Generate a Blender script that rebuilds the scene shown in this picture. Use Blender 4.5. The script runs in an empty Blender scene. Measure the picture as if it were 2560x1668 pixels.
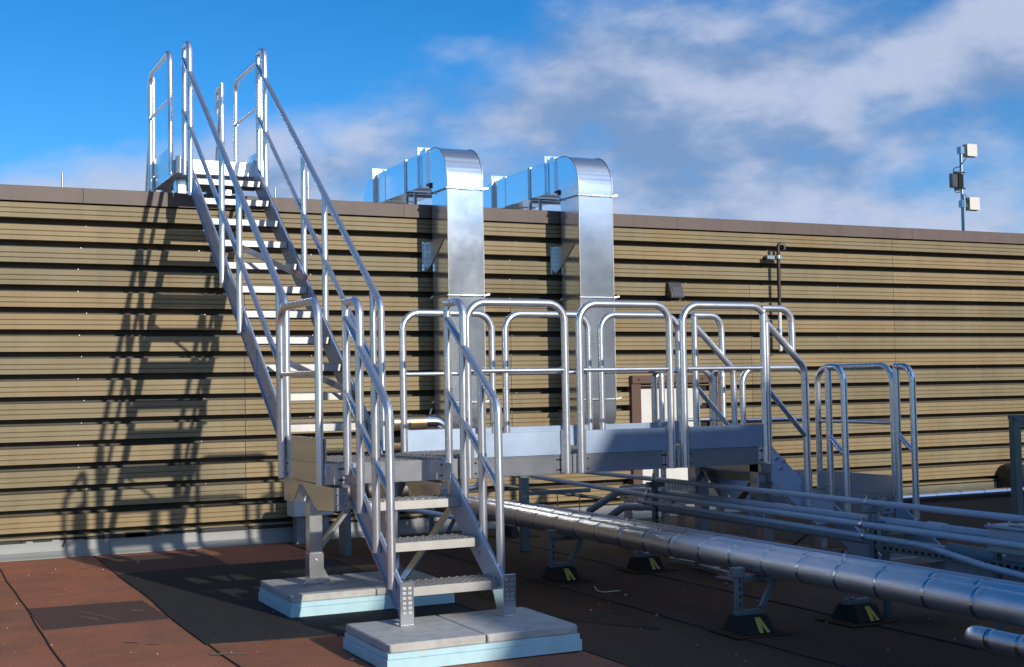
import bpy, math, random
from mathutils import Vector, Matrix
random.seed(11)
C = bpy.context.scene.collection
SC = bpy.context.scene
PI = math.pi

# ------------------------------------------------------------------ camera
cam = bpy.data.cameras.new('camera'); cam.sensor_width = 36.0; cam.lens = 46.05
cam.clip_start = 0.1; cam.clip_end = 500
co = bpy.data.objects.new('camera', cam); C.objects.link(co)
def cam_matrix(yaw, pit, rol, loc):
    f = Vector((math.sin(yaw)*math.cos(pit), math.cos(yaw)*math.cos(pit), math.sin(pit)))
    r = Vector((math.cos(yaw), -math.sin(yaw), 0)); u = r.cross(f)
    c, s = math.cos(rol), math.sin(rol)
    r2 = c*r + s*u; u2 = -s*r + c*u
    m = Matrix((r2, u2, -f)).transposed().to_4x4(); m.translation = loc
    return m
co.matrix_world = cam_matrix(math.radians(25.535), math.radians(2.376), math.radians(-0.9726), Vector((-3.6946, -8.6278, 0.4465)))
SC.camera = co

# ------------------------------------------------------------------ light
SUN_DIR = Vector((-0.21, 1.0, -0.33)).normalized()          # the way the light travels
world = bpy.data.worlds.new('World'); SC.world = world; world.use_nodes = True
def build_world():
    nt = world.node_tree; nt.nodes.clear(); N = nt.nodes.new; L = nt.links.new
    out = N('ShaderNodeOutputWorld'); bg = N('ShaderNodeBackground'); bg.inputs[1].default_value = 0.15
    sky = N('ShaderNodeTexSky'); sky.sky_type = 'NISHITA'; sky.sun_disc = False
    sky.sun_elevation = math.asin(-SUN_DIR.z); sky.sun_rotation = math.atan2(-SUN_DIR.x, -SUN_DIR.y)
    sky.altitude = 1500; sky.air_density = 1.0; sky.dust_density = 0.2; sky.ozone_density = 5.0
    hs = N('ShaderNodeHueSaturation'); hs.inputs['Saturation'].default_value = 1.22; hs.inputs['Value'].default_value = 0.645
    L(sky.outputs[0], hs.inputs['Color'])
    tc = N('ShaderNodeTexCoord')
    def vm(op, a, b=None):
        n = N('ShaderNodeVectorMath'); n.operation = op; L(a, n.inputs[0])
        if b is not None: n.inputs[1].default_value = b
        return n
    def m(op, a, b, c=None):
        n = N('ShaderNodeMath'); n.operation = op
        for i, x in enumerate((a, b, c)):
            if x is None: continue
            if isinstance(x, (int, float)): n.inputs[i].default_value = x
            else: L(x, n.inputs[i])
        return n.outputs[0]
    d = tc.outputs['Generated']
    sc1 = vm('MULTIPLY', d, (1, 1, 2.0))
    def noise(vec, scale, det, rough, dist=0.0, off=(0, 0, 0)):
        o = vm('ADD', vec, off)
        n = N('ShaderNodeTexNoise'); n.noise_dimensions = '3D'; n.inputs['Scale'].default_value = scale
        n.inputs['Detail'].default_value = det; n.inputs['Roughness'].default_value = rough; n.inputs['Distortion'].default_value = dist
        L(o.outputs[0], n.inputs['Vector']); return n.outputs[0]
    n1 = noise(sc1.outputs[0], 5.2, 10, 0.54, 0.0, (3.1, 1.7, 0.4))
    n1b = noise(sc1.outputs[0], 5.2, 7, 0.54, 0.0, (3.1, 1.7, 0.4 + 0.06))
    n2 = noise(sc1.outputs[0], 2.2, 4, 0.5, 0.0, (7.9, 2.2, 5.3))
    side = vm('DOT_PRODUCT', d, CLOUD_N)
    s = m('MULTIPLY_ADD', side.outputs['Value'], 4.6, 0.09)
    s = m('MINIMUM', m('MAXIMUM', s, -0.32), 0.27)
    over = vm('DOT_PRODUCT', d, (0.55, -0.60, 0.35))      # broken cloud added out of view, overhead and behind, as soft fill
    s = m('MAXIMUM', s, m('MINIMUM', m('MULTIPLY_ADD', over.outputs['Value'], 1.2, -0.50), 0.10))
    dens = m('ADD', m('ADD', m('MULTIPLY', m('SUBTRACT', n1, 0.5), 1.1), m('MULTIPLY', m('SUBTRACT', n2, 0.5), 0.5)), s)
    mr = N('ShaderNodeMapRange'); mr.interpolation_type = 'SMOOTHSTEP'; L(dens, mr.inputs[0])
    mr.inputs[1].default_value = -0.07; mr.inputs[2].default_value = 0.24
    # sunward puffs are bright, thick hearts are grey blue
    lit = m('SUBTRACT', n1, n1b)
    mr2 = N('ShaderNodeMapRange'); mr2.interpolation_type = 'SMOOTHSTEP'
    L(m('ADD', m('MULTIPLY', lit, 3.2), m('MULTIPLY', dens, -0.62)), mr2.inputs[0]); mr2.inputs[1].default_value = -0.46; mr2.inputs[2].default_value = 0.20
    cm = N('ShaderNodeMix'); cm.data_type = 'RGBA'; L(mr2.outputs[0], cm.inputs[0])
    cm.inputs[6].default_value = (0.92, 1.45, 2.50, 1); cm.inputs[7].default_value = (2.35, 2.65, 3.45, 1)
    toward = vm('DOT_PRODUCT', d, tuple(-SUN_DIR))          # thin cloud scatters more light near the sun
    glow = m('MULTIPLY_ADD', m('POWER', m('MAXIMUM', toward.outputs['Value'], 0.0), 3.0), 1.3, 1.0)
    cg = N('ShaderNodeVectorMath'); cg.operation = 'SCALE'; L(cm.outputs[2], cg.inputs[0]); L(glow, cg.inputs['Scale'])
    mx = N('ShaderNodeMix'); mx.data_type = 'RGBA'
    L(m('MULTIPLY', mr.outputs[0], 0.92), mx.inputs[0]); L(hs.outputs[0], mx.inputs[6]); L(cg.outputs[0], mx.inputs[7])
    L(mx.outputs[2], bg.inputs[0]); L(bg.outputs[0], out.inputs[0])
CLOUD_N = (0.295, 0.119, -0.948)
build_world()
sun = bpy.data.lights.new('sun', 'SUN'); sun.energy = 2.8; sun.angle = math.radians(0.7); sun.color = (1.0, 0.92, 0.80)
so = bpy.data.objects.new('sun', sun); C.objects.link(so)
so.rotation_euler = SUN_DIR.to_track_quat('-Z', 'Y').to_euler(); so.location = (8, -30, 15)
vs = SC.view_settings; vs.view_transform = 'Standard'; vs.look = 'None'; vs.exposure = 0.58; vs.gamma = 1; vs.use_curve_mapping = False

# ------------------------------------------------------------------ materials
def mat(name, col, rough=0.5, metal=0.0, var=0.0, vscale=8.0, bump=0.0, bscale=40.0, rvar=0.0, rscale=12.0,
        tint=0.0, stretch=(1, 1, 1), speck=None, col2=None, c2scale=3.0, c2lo=0.5, c2hi=0.7, spec=0.5, bdist=0.01, hue=None, streak=0.0):
    m = bpy.data.materials.new(name); m.use_nodes = True; nt = m.node_tree
    b = nt.nodes['Principled BSDF']; N = nt.nodes.new; L = nt.links.new
    b.inputs['Roughness'].default_value = rough; b.inputs['Metallic'].default_value = metal
    b.inputs['Specular IOR Level'].default_value = spec
    tc = N('ShaderNodeTexCoord'); mp = N('ShaderNodeMapping'); mp.inputs['Scale'].default_value = stretch
    L(tc.outputs['Object'], mp.inputs[0]); V = mp.outputs[0]
    def noise(s, det=6, r=0.6):
        n = N('ShaderNodeTexNoise'); n.inputs['Scale'].default_value = s; n.inputs['Detail'].default_value = det
        n.inputs['Roughness'].default_value = r; L(V, n.inputs['Vector']); return n.outputs[0]
    def rng(x, a, b_, c, d):
        n = N('ShaderNodeMapRange'); L(x, n.inputs[0])
        for i, v in enumerate((a, b_, c, d)): n.inputs[i+1].default_value = v
        return n.outputs[0]
    rgb = N('ShaderNodeRGB'); rgb.outputs[0].default_value = (*col, 1); cur = rgb.outputs[0]
    if col2 is not None:
        mx = N('ShaderNodeMix'); mx.data_type = 'RGBA'; L(rng(noise(c2scale, 8, 0.65), c2lo, c2hi, 0, 1), mx.inputs[0])
        L(cur, mx.inputs[6]); mx.inputs[7].default_value = (*col2, 1); cur = mx.outputs[2]
    if hue is not None:
        oi = N('ShaderNodeObjectInfo'); mx = N('ShaderNodeMix'); mx.data_type = 'RGBA'
        pw = N('ShaderNodeMath'); pw.operation = 'POWER'; L(oi.outputs['Random'], pw.inputs[0]); pw.inputs[1].default_value = 1.6
        L(pw.outputs[0], mx.inputs[0]); L(cur, mx.inputs[6]); mx.inputs[7].default_value = (*hue, 1); cur = mx.outputs[2]
    val = None
    if var: val = rng(noise(vscale), 0.25, 0.75, 1-var, 1+var)
    if tint:
        oi = N('ShaderNodeObjectInfo'); t = rng(oi.outputs['Random'], 0, 1, 1-tint, 1+tint)
        if val is None: val = t
        else:
            mm = N('ShaderNodeMath'); mm.operation = 'MULTIPLY'; L(val, mm.inputs[0]); L(t, mm.inputs[1]); val = mm.outputs[0]
    if streak:                                   # rain runs: narrow, tall, a little darker
        m2 = N('ShaderNodeMapping'); m2.inputs['Scale'].default_value = (5.5, 1, 0.22); L(tc.outputs['Object'], m2.inputs[0])
        n2 = N('ShaderNodeTexNoise'); n2.inputs['Scale'].default_value = 2.0; n2.inputs['Detail'].default_value = 7; L(m2.outputs[0], n2.inputs['Vector'])
        sv = rng(n2.outputs[0], 0.50, 0.72, 1.0, 1.0-streak)
        mm = N('ShaderNodeMath'); mm.operation = 'MULTIPLY'; L(val, mm.inputs[0]); L(sv, mm.inputs[1]); val = mm.outputs[0]
    if val is not None:
        mx = N('ShaderNodeVectorMath'); mx.operation = 'SCALE'; L(cur, mx.inputs[0]); L(val, mx.inputs['Scale']); cur = mx.outputs[0]
    if speck is not None:
        v = N('ShaderNodeTexNoise'); v.inputs['Scale'].default_value = speck[0]; v.inputs['Detail'].default_value = 2; L(V, v.inputs['Vector'])
        mx = N('ShaderNodeMix'); mx.data_type = 'RGBA'; L(rng(v.outputs[0], speck[1], speck[1]+0.06, 0, speck[3] if len(speck) > 3 else 1), mx.inputs[0])
        L(cur, mx.inputs[6]); mx.inputs[7].default_value = (*speck[2], 1); cur = mx.outputs[2]
    L(cur, b.inputs['Base Color'])
    if rvar: L(rng(noise(rscale), 0.3, 0.7, max(0.02, rough-rvar), rough+rvar), b.inputs['Roughness'])
    if bump:
        bp = N('ShaderNodeBump'); bp.inputs['Strength'].default_value = bump; bp.inputs['Distance'].default_value = bdist
        L(noise(bscale, 4, 0.55), bp.inputs['Height']); L(bp.outputs[0], b.inputs['Normal'])
    return m
M = {}
M['tube'] = mat('brushed_aluminium_tube', (0.74, 0.75, 0.77), 0.28, 0.86, var=0.04, vscale=7, rvar=0.03, rscale=8)
M['sheet'] = mat('mill_aluminium_sheet', (0.66, 0.67, 0.69), 0.20, 0.86, var=0.03, vscale=3, rvar=0.03, rscale=3, bump=0.006, bscale=3, tint=0.04)
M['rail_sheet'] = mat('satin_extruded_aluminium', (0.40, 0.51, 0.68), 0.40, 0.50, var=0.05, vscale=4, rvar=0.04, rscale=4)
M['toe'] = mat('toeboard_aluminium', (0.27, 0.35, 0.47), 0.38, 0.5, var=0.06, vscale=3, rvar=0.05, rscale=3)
M['tread'] = mat('tread_aluminium', (0.36, 0.355, 0.345), 0.52, 0.9, var=0.10, vscale=8, rvar=0.05, rscale=10)
M['galv'] = mat('galvanised_duct_steel', (0.72, 0.79, 0.85), 0.16, 0.86, var=0.05, vscale=14, rvar=0.03, rscale=2.5, bump=0.05, bscale=1.6, bdist=0.02)
M['galv_dull'] = mat('dull_galvanised_steel', (0.42, 0.46, 0.49), 0.45, 0.9, var=0.15, vscale=20, rvar=0.1)
M['strut'] = mat('strut_channel_steel', (0.20, 0.25, 0.27), 0.5, 0.6, var=0.15, vscale=15)
M['jacket'] = mat('embossed_pipe_jacket', (0.70, 0.70, 0.72), 0.40, 0.9, var=0.08, vscale=7, bump=0.7, bscale=110, bdist=0.003, rvar=0.05)
M['band'] = mat('steel_pipe_band', (0.55, 0.56, 0.58), 0.22, 1)
M['smooth_jacket'] = mat('smooth_pipe_jacket', (0.80, 0.82, 0.85), 0.16, 1, var=0.05)
M['siding'] = mat('tan_painted_siding', (0.238, 0.198, 0.118), 0.55, 0, var=0.16, vscale=1.3, tint=0.11, stretch=(1.0, 1, 0.8), hue=(0.245, 0.182, 0.095), streak=0.10,
                  col2=(0.245, 0.176, 0.084), c2scale=0.9, c2lo=0.50, c2hi=0.66, spec=0.25)
M['recess'] = mat('bronze_siding_joint', (0.085, 0.080, 0.068), 0.7, 0, var=0.15, vscale=4, spec=0.2)
M['coping'] = mat('brown_coping_metal', (0.125, 0.094, 0.083), 0.5, 0, var=0.10, vscale=3, tint=0.05, streak=0.12, spec=0.3)
M['flash'] = mat('grey_base_flashing', (0.23, 0.24, 0.225), 0.5, 0.0, var=0.12, vscale=4, tint=0.06, stretch=(0.4, 1, 1.5), spec=0.4)
M['flash_tan'] = mat('stained_tan_flashing', (0.20, 0.18, 0.115), 0.5, 0.0, var=0.15, vscale=4, col2=(0.30, 0.13, 0.04), c2scale=2.2, c2lo=0.66, c2hi=0.74)
M['caulk'] = mat('black_mastic', (0.012, 0.012, 0.012), 0.6)
M['roof'] = mat('red_granule_membrane', (0.37, 0.145, 0.082), 0.95, 0, var=0.38, vscale=75, bump=0.6, bscale=160, tint=0.07,
                col2=(0.23, 0.115, 0.072), c2scale=1.6, c2lo=0.40, c2hi=0.68, speck=(70, 0.64, (0.44, 0.26, 0.18), 0.55), spec=0.15, bdist=0.004)
M['roof_dark'] = mat('black_membrane_and_shade', (0.030, 0.031, 0.033), 0.85, 0, var=0.35, vscale=140, bump=0.5, bscale=320,
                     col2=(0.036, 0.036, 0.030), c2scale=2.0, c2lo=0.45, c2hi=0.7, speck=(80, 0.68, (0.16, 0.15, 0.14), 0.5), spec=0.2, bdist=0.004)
M['roof_brown'] = mat('brown_membrane_patch', (0.11, 0.068, 0.058), 0.9, 0, var=0.3, vscale=150, bump=0.4, bscale=320,
                      speck=(80, 0.68, (0.22, 0.17, 0.15), 0.5), spec=0.15, bdist=0.004)
M['roof_scuff'] = mat('pale_scuff', (0.20, 0.16, 0.14), 0.9)
M['roof_old_shaded'] = mat('weathered_shaded_membrane', (0.100, 0.059, 0.043), 0.95, 0, var=0.38, vscale=75, bump=0.6, bscale=160, tint=0.07, col2=(0.085, 0.066, 0.036), c2scale=1.3, c2lo=0.45, c2hi=0.68, speck=(70, 0.66, (0.22, 0.15, 0.11), 0.5), spec=0.15, bdist=0.004)  # weathered brown, darkened further to put the right side's shade into the colour
M['moss'] = mat('mossy_membrane', (0.060, 0.052, 0.030), 0.95, 0, var=0.3, vscale=120, bump=0.4, bscale=300, col2=(0.095, 0.05, 0.034), c2scale=3.0, c2lo=0.4, c2hi=0.6, spec=0.1, bdist=0.004)
M['concrete'] = mat('concrete_paver', (0.45, 0.445, 0.42), 0.85, 0, var=0.16, vscale=14, bump=0.3, bscale=120, col2=(0.33, 0.325, 0.31), c2scale=6, c2lo=0.48, c2hi=0.75,
                    speck=(90, 0.72, (0.14, 0.14, 0.14), 0.6), spec=0.2, bdist=0.006)
M['foam'] = mat('pale_blue_foam_board', (0.42, 0.63, 0.69), 0.6, 0, var=0.08, vscale=9, col2=(0.50, 0.56, 0.52), c2scale=7, c2lo=0.60, c2hi=0.72, bump=0.25, bscale=30, spec=0.3)
M['conduit'] = mat('grey_plastic_conduit', (0.40, 0.45, 0.53), 0.38, 0, var=0.08, vscale=10, tint=0.06, spec=0.4)
M['white_pipe'] = mat('white_plastic_pipe', (0.55, 0.60, 0.66), 0.4, 0)
M['gas'] = mat('dark_steel_gas_pipe', (0.07, 0.07, 0.07), 0.5, 0.4, var=0.2)
M['rubber'] = mat('black_rubber', (0.012, 0.012, 0.013), 0.8, 0, var=0.2, vscale=20, bump=0.2, bscale=80)
M['yellow'] = mat('yellow_reflective_mark', (0.55, 0.42, 0.09), 0.5, 0, var=0.2, vscale=30, col2=(0.2, 0.15, 0.05), c2scale=25, c2lo=0.62, c2hi=0.68)
M['brown'] = mat('brown_painted_steel', (0.105, 0.062, 0.046), 0.5, 0, var=0.1, vscale=5, spec=0.3)
M['pipe_brown'] = mat('dark_brown_pipe_paint', (0.030, 0.018, 0.017), 0.35, 0, var=0.1)
M['white_panel'] = mat('off_white_door_panel', (0.60, 0.60, 0.56), 0.5, 0, var=0.06, vscale=4)
M['black'] = mat('black_painted_metal', (0.015, 0.015, 0.016), 0.45, 0)
M['vent'] = mat('bronze_vent_hood', (0.045, 0.038, 0.038), 0.4, 0)
M['vent_front'] = mat('vent_flap', (0.075, 0.075, 0.085), 0.3, 0.3)
M['frame_green'] = mat('grey_green_steel_frame', (0.115, 0.155, 0.150), 0.5, 0, var=0.08, vscale=6)
M['antenna'] = mat('beige_antenna_radome', (0.62, 0.60, 0.52), 0.5, 0)
M['ant_back'] = mat('dark_antenna_back', (0.08, 0.075, 0.06), 0.5, 0)
M['mast'] = mat('blue_grey_mast_steel', (0.22, 0.36, 0.44), 0.35, 0.7)
M['clamp'] = mat('zinc_clamp', (0.55, 0.58, 0.60), 0.3, 1)
M['hole'] = mat('dark_slot', (0.01, 0.01, 0.012), 0.8)
M['box'] = mat('grey_plastic_box', (0.36, 0.40, 0.44), 0.45, 0, var=0.04)
M['jacket_tan'] = mat('brown_stained_pipe_jacket', (0.42, 0.33, 0.20), 0.35, 0.9, col2=(0.45, 0.20, 0.05), c2scale=6, c2lo=0.62, c2hi=0.7)
M['pink'] = mat('pink_foam_board', (0.42, 0.25, 0.27), 0.7, 0)
M['block_grey'] = mat('grey_unseen_block', (0.20, 0.20, 0.20), 0.8, 0, var=0.1, vscale=1)

# ------------------------------------------------------------------ mesh helpers
class MB:
    def __init__(s): s.v = []; s.f = []
    def add(s, vs, fs):
        o = len(s.v); s.v += [tuple(p) for p in vs]; s.f += [tuple(i+o for i in f) for f in fs]; return s
    def box(s, x0, x1, y0, y1, z0, z1):
        v = [(x, y, z) for z in (z0, z1) for y in (y0, y1) for x in (x0, x1)]
        return s.add(v, [(0, 2, 3, 1), (4, 5, 7, 6), (0, 1, 5, 4), (2, 6, 7, 3), (0, 4, 6, 2), (1, 3, 7, 5)])
    def obox(s, c, a, b, n):            # centre, three half vectors
        c, a, b, n = (Vector(t) for t in (c, a, b, n)); v = []
        for k in (-1, 1):
            for j in (-1, 1):
                for i in (-1, 1): v.append(c + a*i + b*j + n*k)
        if a.cross(b).dot(n) < 0: v = [v[i] for i in (1, 0, 3, 2, 5, 4, 7, 6)]
        return s.add(v, [(0, 2, 3, 1), (4, 5, 7, 6), (0, 1, 5, 4), (2, 6, 7, 3), (0, 4, 6, 2), (1, 3, 7, 5)])
    def beam(s, p, q, w, h, up=(0, 0, 1)):   # rectangular bar from p to q
        p, q, up = Vector(p), Vector(q), Vector(up); d = (q-p); a = d.cross(up).normalized(); b = a.cross(d).normalized()
        return s.obox((p+q)/2, d/2, a*w/2, b*h/2)
    def tube(s, pts, r, n=14, caps=True):
        pts = [Vector(p) for p in pts]; t0 = (pts[1]-pts[0]).normalized()
        ref = Vector((0, 0, 1)) if abs(t0.z) < 0.9 else Vector((1, 0, 0))
        a = (ref - t0*ref.dot(t0)).normalized(); rings = []; prev = t0
        for i, p in enumerate(pts):
            if i == 0: t = t0
            elif i == len(pts)-1: t = (pts[i]-pts[i-1]).normalized()
            else: t = ((pts[i+1]-p).normalized() + (p-pts[i-1]).normalized()).normalized()
            a = prev.rotation_difference(t) @ a; a = (a - t*a.dot(t)).normalized(); prev = t
            b = t.cross(a)
            rr = r[i] if isinstance(r, (list, tuple)) else r
            rings.append([p + (a*math.cos(2*PI*k/n) + b*math.sin(2*PI*k/n))*rr for k in range(n)])
        vs = [q for ring in rings for q in ring]; fs = []
        for i in range(len(rings)-1):
            for k in range(n):
                k2 = (k+1) % n; fs.append((i*n+k, i*n+k2, (i+1)*n+k2, (i+1)*n+k))
        if caps: fs.append(tuple(range(n-1, -1, -1))); fs.append(tuple((len(rings)-1)*n+k for k in range(n)))
        return s.add(vs, fs)
    def prism(s, poly, ext):            # poly: list of 3D points (planar), ext: vector
        e = Vector(ext); n = len(poly); P = [Vector(p) for p in poly]
        nrm = Vector((0, 0, 0))
        for i in range(n): nrm += P[i].cross(P[(i+1) % n])
        if nrm.dot(e) < 0: P = P[::-1]
        vs = P + [p+e for p in P]
        fs = [tuple(range(n-1, -1, -1)), tuple(range(n, 2*n))] + [(i, (i+1) % n, (i+1) % n+n, i+n) for i in range(n)]
        return s.add(vs, fs)
    def mesh(s, name, m, smooth=True):
        me = bpy.data.meshes.new(name); me.from_pydata(s.v, [], s.f); me.materials.append(m); me.update()
        if smooth:
            me.polygons.foreach_set('use_smooth', [True]*len(me.polygons)); me.set_sharp_from_angle(angle=math.radians(38))
        return me
    def build(s, name, m, parent=None, bevel=0.0, smooth=True, **props):
        o = bpy.data.objects.new(name, s.mesh(name, m, smooth)); C.objects.link(o)
        if parent is not None: o.parent = parent; o.matrix_parent_inverse = parent.matrix_basis.inverted()
        if bevel:
            b = o.modifiers.new('bevel', 'BEVEL'); b.width = bevel; b.segments = 1; b.limit_method = 'ANGLE'
        for k, val in props.items(): o[k] = val
        return o
def split(mb, name, m, parent=None, **kw):      # every loose piece of mb becomes an object of its own
    par = list(range(len(mb.v)))
    def find(i):
        while par[i] != i: par[i] = par[par[i]]; i = par[i]
        return i
    for f in mb.f:
        for i in f[1:]: par[find(i)] = find(f[0])
    groups = {}
    for f in mb.f: groups.setdefault(find(f[0]), []).append(f)
    for fs in groups.values():
        idx = sorted({i for f in fs for i in f}); mp = {j: k for k, j in enumerate(idx)}
        q = MB(); q.v = [mb.v[j] for j in idx]; q.f = [tuple(mp[i] for i in f) for f in fs]
        q.build(name, m, parent, **kw)
def thing(name, label, cat, loc=(0, 0, 0), group=None):
    o = bpy.data.objects.new(name, None); C.objects.link(o); o.location = loc; o.empty_display_size = 0.1
    o['label'] = label; o['category'] = cat
    if group: o['group'] = group
    return o
def tag(o, label, cat, group=None):
    o['label'] = label; o['category'] = cat
    if group: o['group'] = group
    return o
def fillet(pts, r, seg=7):
    pts = [Vector(p) for p in pts]; out = [pts[0]]
    for i in range(1, len(pts)-1):
        rr = r[i-1] if isinstance(r, (list, tuple)) else r
        p, a, b = pts[i], (pts[i-1]-pts[i]).normalized(), (pts[i+1]-pts[i]).normalized()
        ang = a.angle(b)
        if rr <= 0 or ang > PI-0.02: out.append(p); continue
        t = rr/math.tan(ang/2); cdir = (a+b).normalized(); c = p + cdir*(rr/math.sin(ang/2))
        s0 = p + a*t - c; s1 = p + b*t - c; tot = s0.angle(s1); ax = s0.cross(s1).normalized()
        for k in range(seg+1):
            out.append(c + Matrix.Rotation(tot*k/seg, 3, ax) @ s0)
    out.append(pts[-1]); return out
def dup(root, delta, label):
    def cp(o, par):
        c = o.copy(); C.objects.link(c)
        if par is not None: c.parent = par
        for ch in list(o.children): cp(ch, c)
        return c
    r = cp(root, None); r.location = root.location + Vector(delta); r['label'] = label
    return r

# ------------------------------------------------------------------ roof
RZ = -1.155
YW = 5.2
def build_roof():
    roof = MB().box(-40, 60, -45, YW+0.25, RZ-0.30, RZ-0.012).build('roof', M['roof'], kind='structure')
    edges = [-9.2, -8.27, -7.35, -6.43, -5.5, -4.58, -3.66, -2.74, -1.83, -0.86, 0.15, 1.19, 2.2, 3.2, 4.2, 5.2, 6.2, 7.2, 8.2, 9.2, 10.2, 11.2, 12.2]
    for a, b in zip(edges, edges[1:]):          # rolled strips, each lapping 5 mm over its neighbour
        mb = MB(); y = -10.0; rows = []
        n = 30
        for i in range(n+1):
            yy = -10 + (YW-0.02+10)*i/n; w = 0.006*math.sin(yy*2.1+a)+0.004*math.sin(yy*5.3+a*3)
            rows.append([(a+w+0.003, yy, RZ-0.002), (b+w*0.8+0.03, yy, RZ-0.008), (b+w*0.8+0.03, yy, RZ-0.02), (a+w+0.003, yy, RZ-0.02)])
        vs = [p for r in rows for p in r]; fs = []
        for i in range(n):
            o = i*4; fs += [(o, o+1, o+5, o+4), (o+3, o, o+4, o+7)]
        mb.add(vs, fs).build('membrane_strip', M['roof' if a < 0 else 'roof_old_shaded'], roof, smooth=False)
    for b in edges[3:-4]:                        # bitumen bleeding along the laps
        pts = []
        for i in range(40):
            yy = -9.5 + 14.6*i/39; w = 0.006*math.sin(yy*2.1+b)+0.004*math.sin(yy*5.3+b*3)
            pts.append((b+w, yy+random.uniform(-.05, .05), RZ-0.0035))
        MB().tube(pts, .0055, 5).build('lap_bead', M['caulk'], roof, smooth=False)
    def patch(name, poly, z, m, t=0.006):
        return MB().prism([(x, y, z) for x, y in poly], (0, 0, t)).build(name, m, roof, smooth=False)
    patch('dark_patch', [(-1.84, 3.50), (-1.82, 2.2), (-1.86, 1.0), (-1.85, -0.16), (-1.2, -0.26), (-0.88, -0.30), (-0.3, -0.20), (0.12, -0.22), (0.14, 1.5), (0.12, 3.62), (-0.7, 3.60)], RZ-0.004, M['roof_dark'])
    patch('brown_patch', [(-2.73, 1.93), (-1.90, 1.87), (-1.868, 0.92), (-2.72, 0.90)], RZ-0.004, M['roof_brown'])
    patch('brown_patch', [(-1.82, 4.84), (-0.80, 4.78), (-0.81, 3.612), (-1.83, 3.53)], RZ-0.004, M['roof_brown'])
    patch('dark_patch', [(4.6, 1.6), (12.5, 1.2), (12.6, 4.98), (6.0, 5.0), (4.5, 4.2)], RZ-0.004, M['roof_dark'])  # dark sheet laid here to stand in for shade on the roof
    patch('moss_patch', [(0.42, 0.6), (0.7, 1.5), (1.15, 1.2), (1.17, -0.2), (0.9, -1.2), (0.55, -0.6)], RZ-0.004, M['moss'], 0.004)
    # scuffs and granules
    mb = MB()
    for _ in range(170):
        x = random.uniform(-4.5, 3.0); y = random.uniform(-3.2, 4.8); s = random.uniform(0.0015, 0.0035)
        if random.random() < 0.12: s *= 1.9
        mb.obox((x, y, RZ+s*0.5), (s*random.uniform(.6, 1.3), s*.4, 0), (-s*.4, s, 0), (0, 0, s*.7))
    mb.build('loose_granules', M['antenna'], roof, kind='stuff')
    mb = MB()
    for (x0, y0, x1, y1, w) in [(-2.31, 2.55, -1.98, 2.62, .010), (-2.55, 2.5, -2.32, 2.56, .008), (-2.1, 4.05, -1.86, 4.28, .016), (-1.95, 4.0, -1.82, 4.2, .010),
                                (-2.42, 1.35, -2.33, 1.15, .012), (-2.40, 1.62, -2.22, 1.1, .008), (-2.05, 1.45, -1.98, 1.38, .02), (-2.3, 0.2, -2.22, 0.12, .03), (-2.18, 0.05, -2.1, 0.0, .02), (-1.9, -0.5, -1.7, -0.6, .03)]:
        mb.beam((x0, y0, RZ+0.003), (x1, y1, RZ+0.003), w, 0.0012)
    split(mb, 'scuff_mark', M['roof_scuff'], roof)
    return roof
build_roof()
tag(MB().tube(fillet([(1.37, .54, RZ+.02), (1.33, .42, RZ+.004), (1.345, .33, RZ+.004), (1.48, .32, RZ+.006)], .04), .0045, 6).build('cable_tie', M['antenna']),
    'thin pale curved cable tie lying on the brown roof before the rubber pipe supports', 'cable tie')

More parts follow.
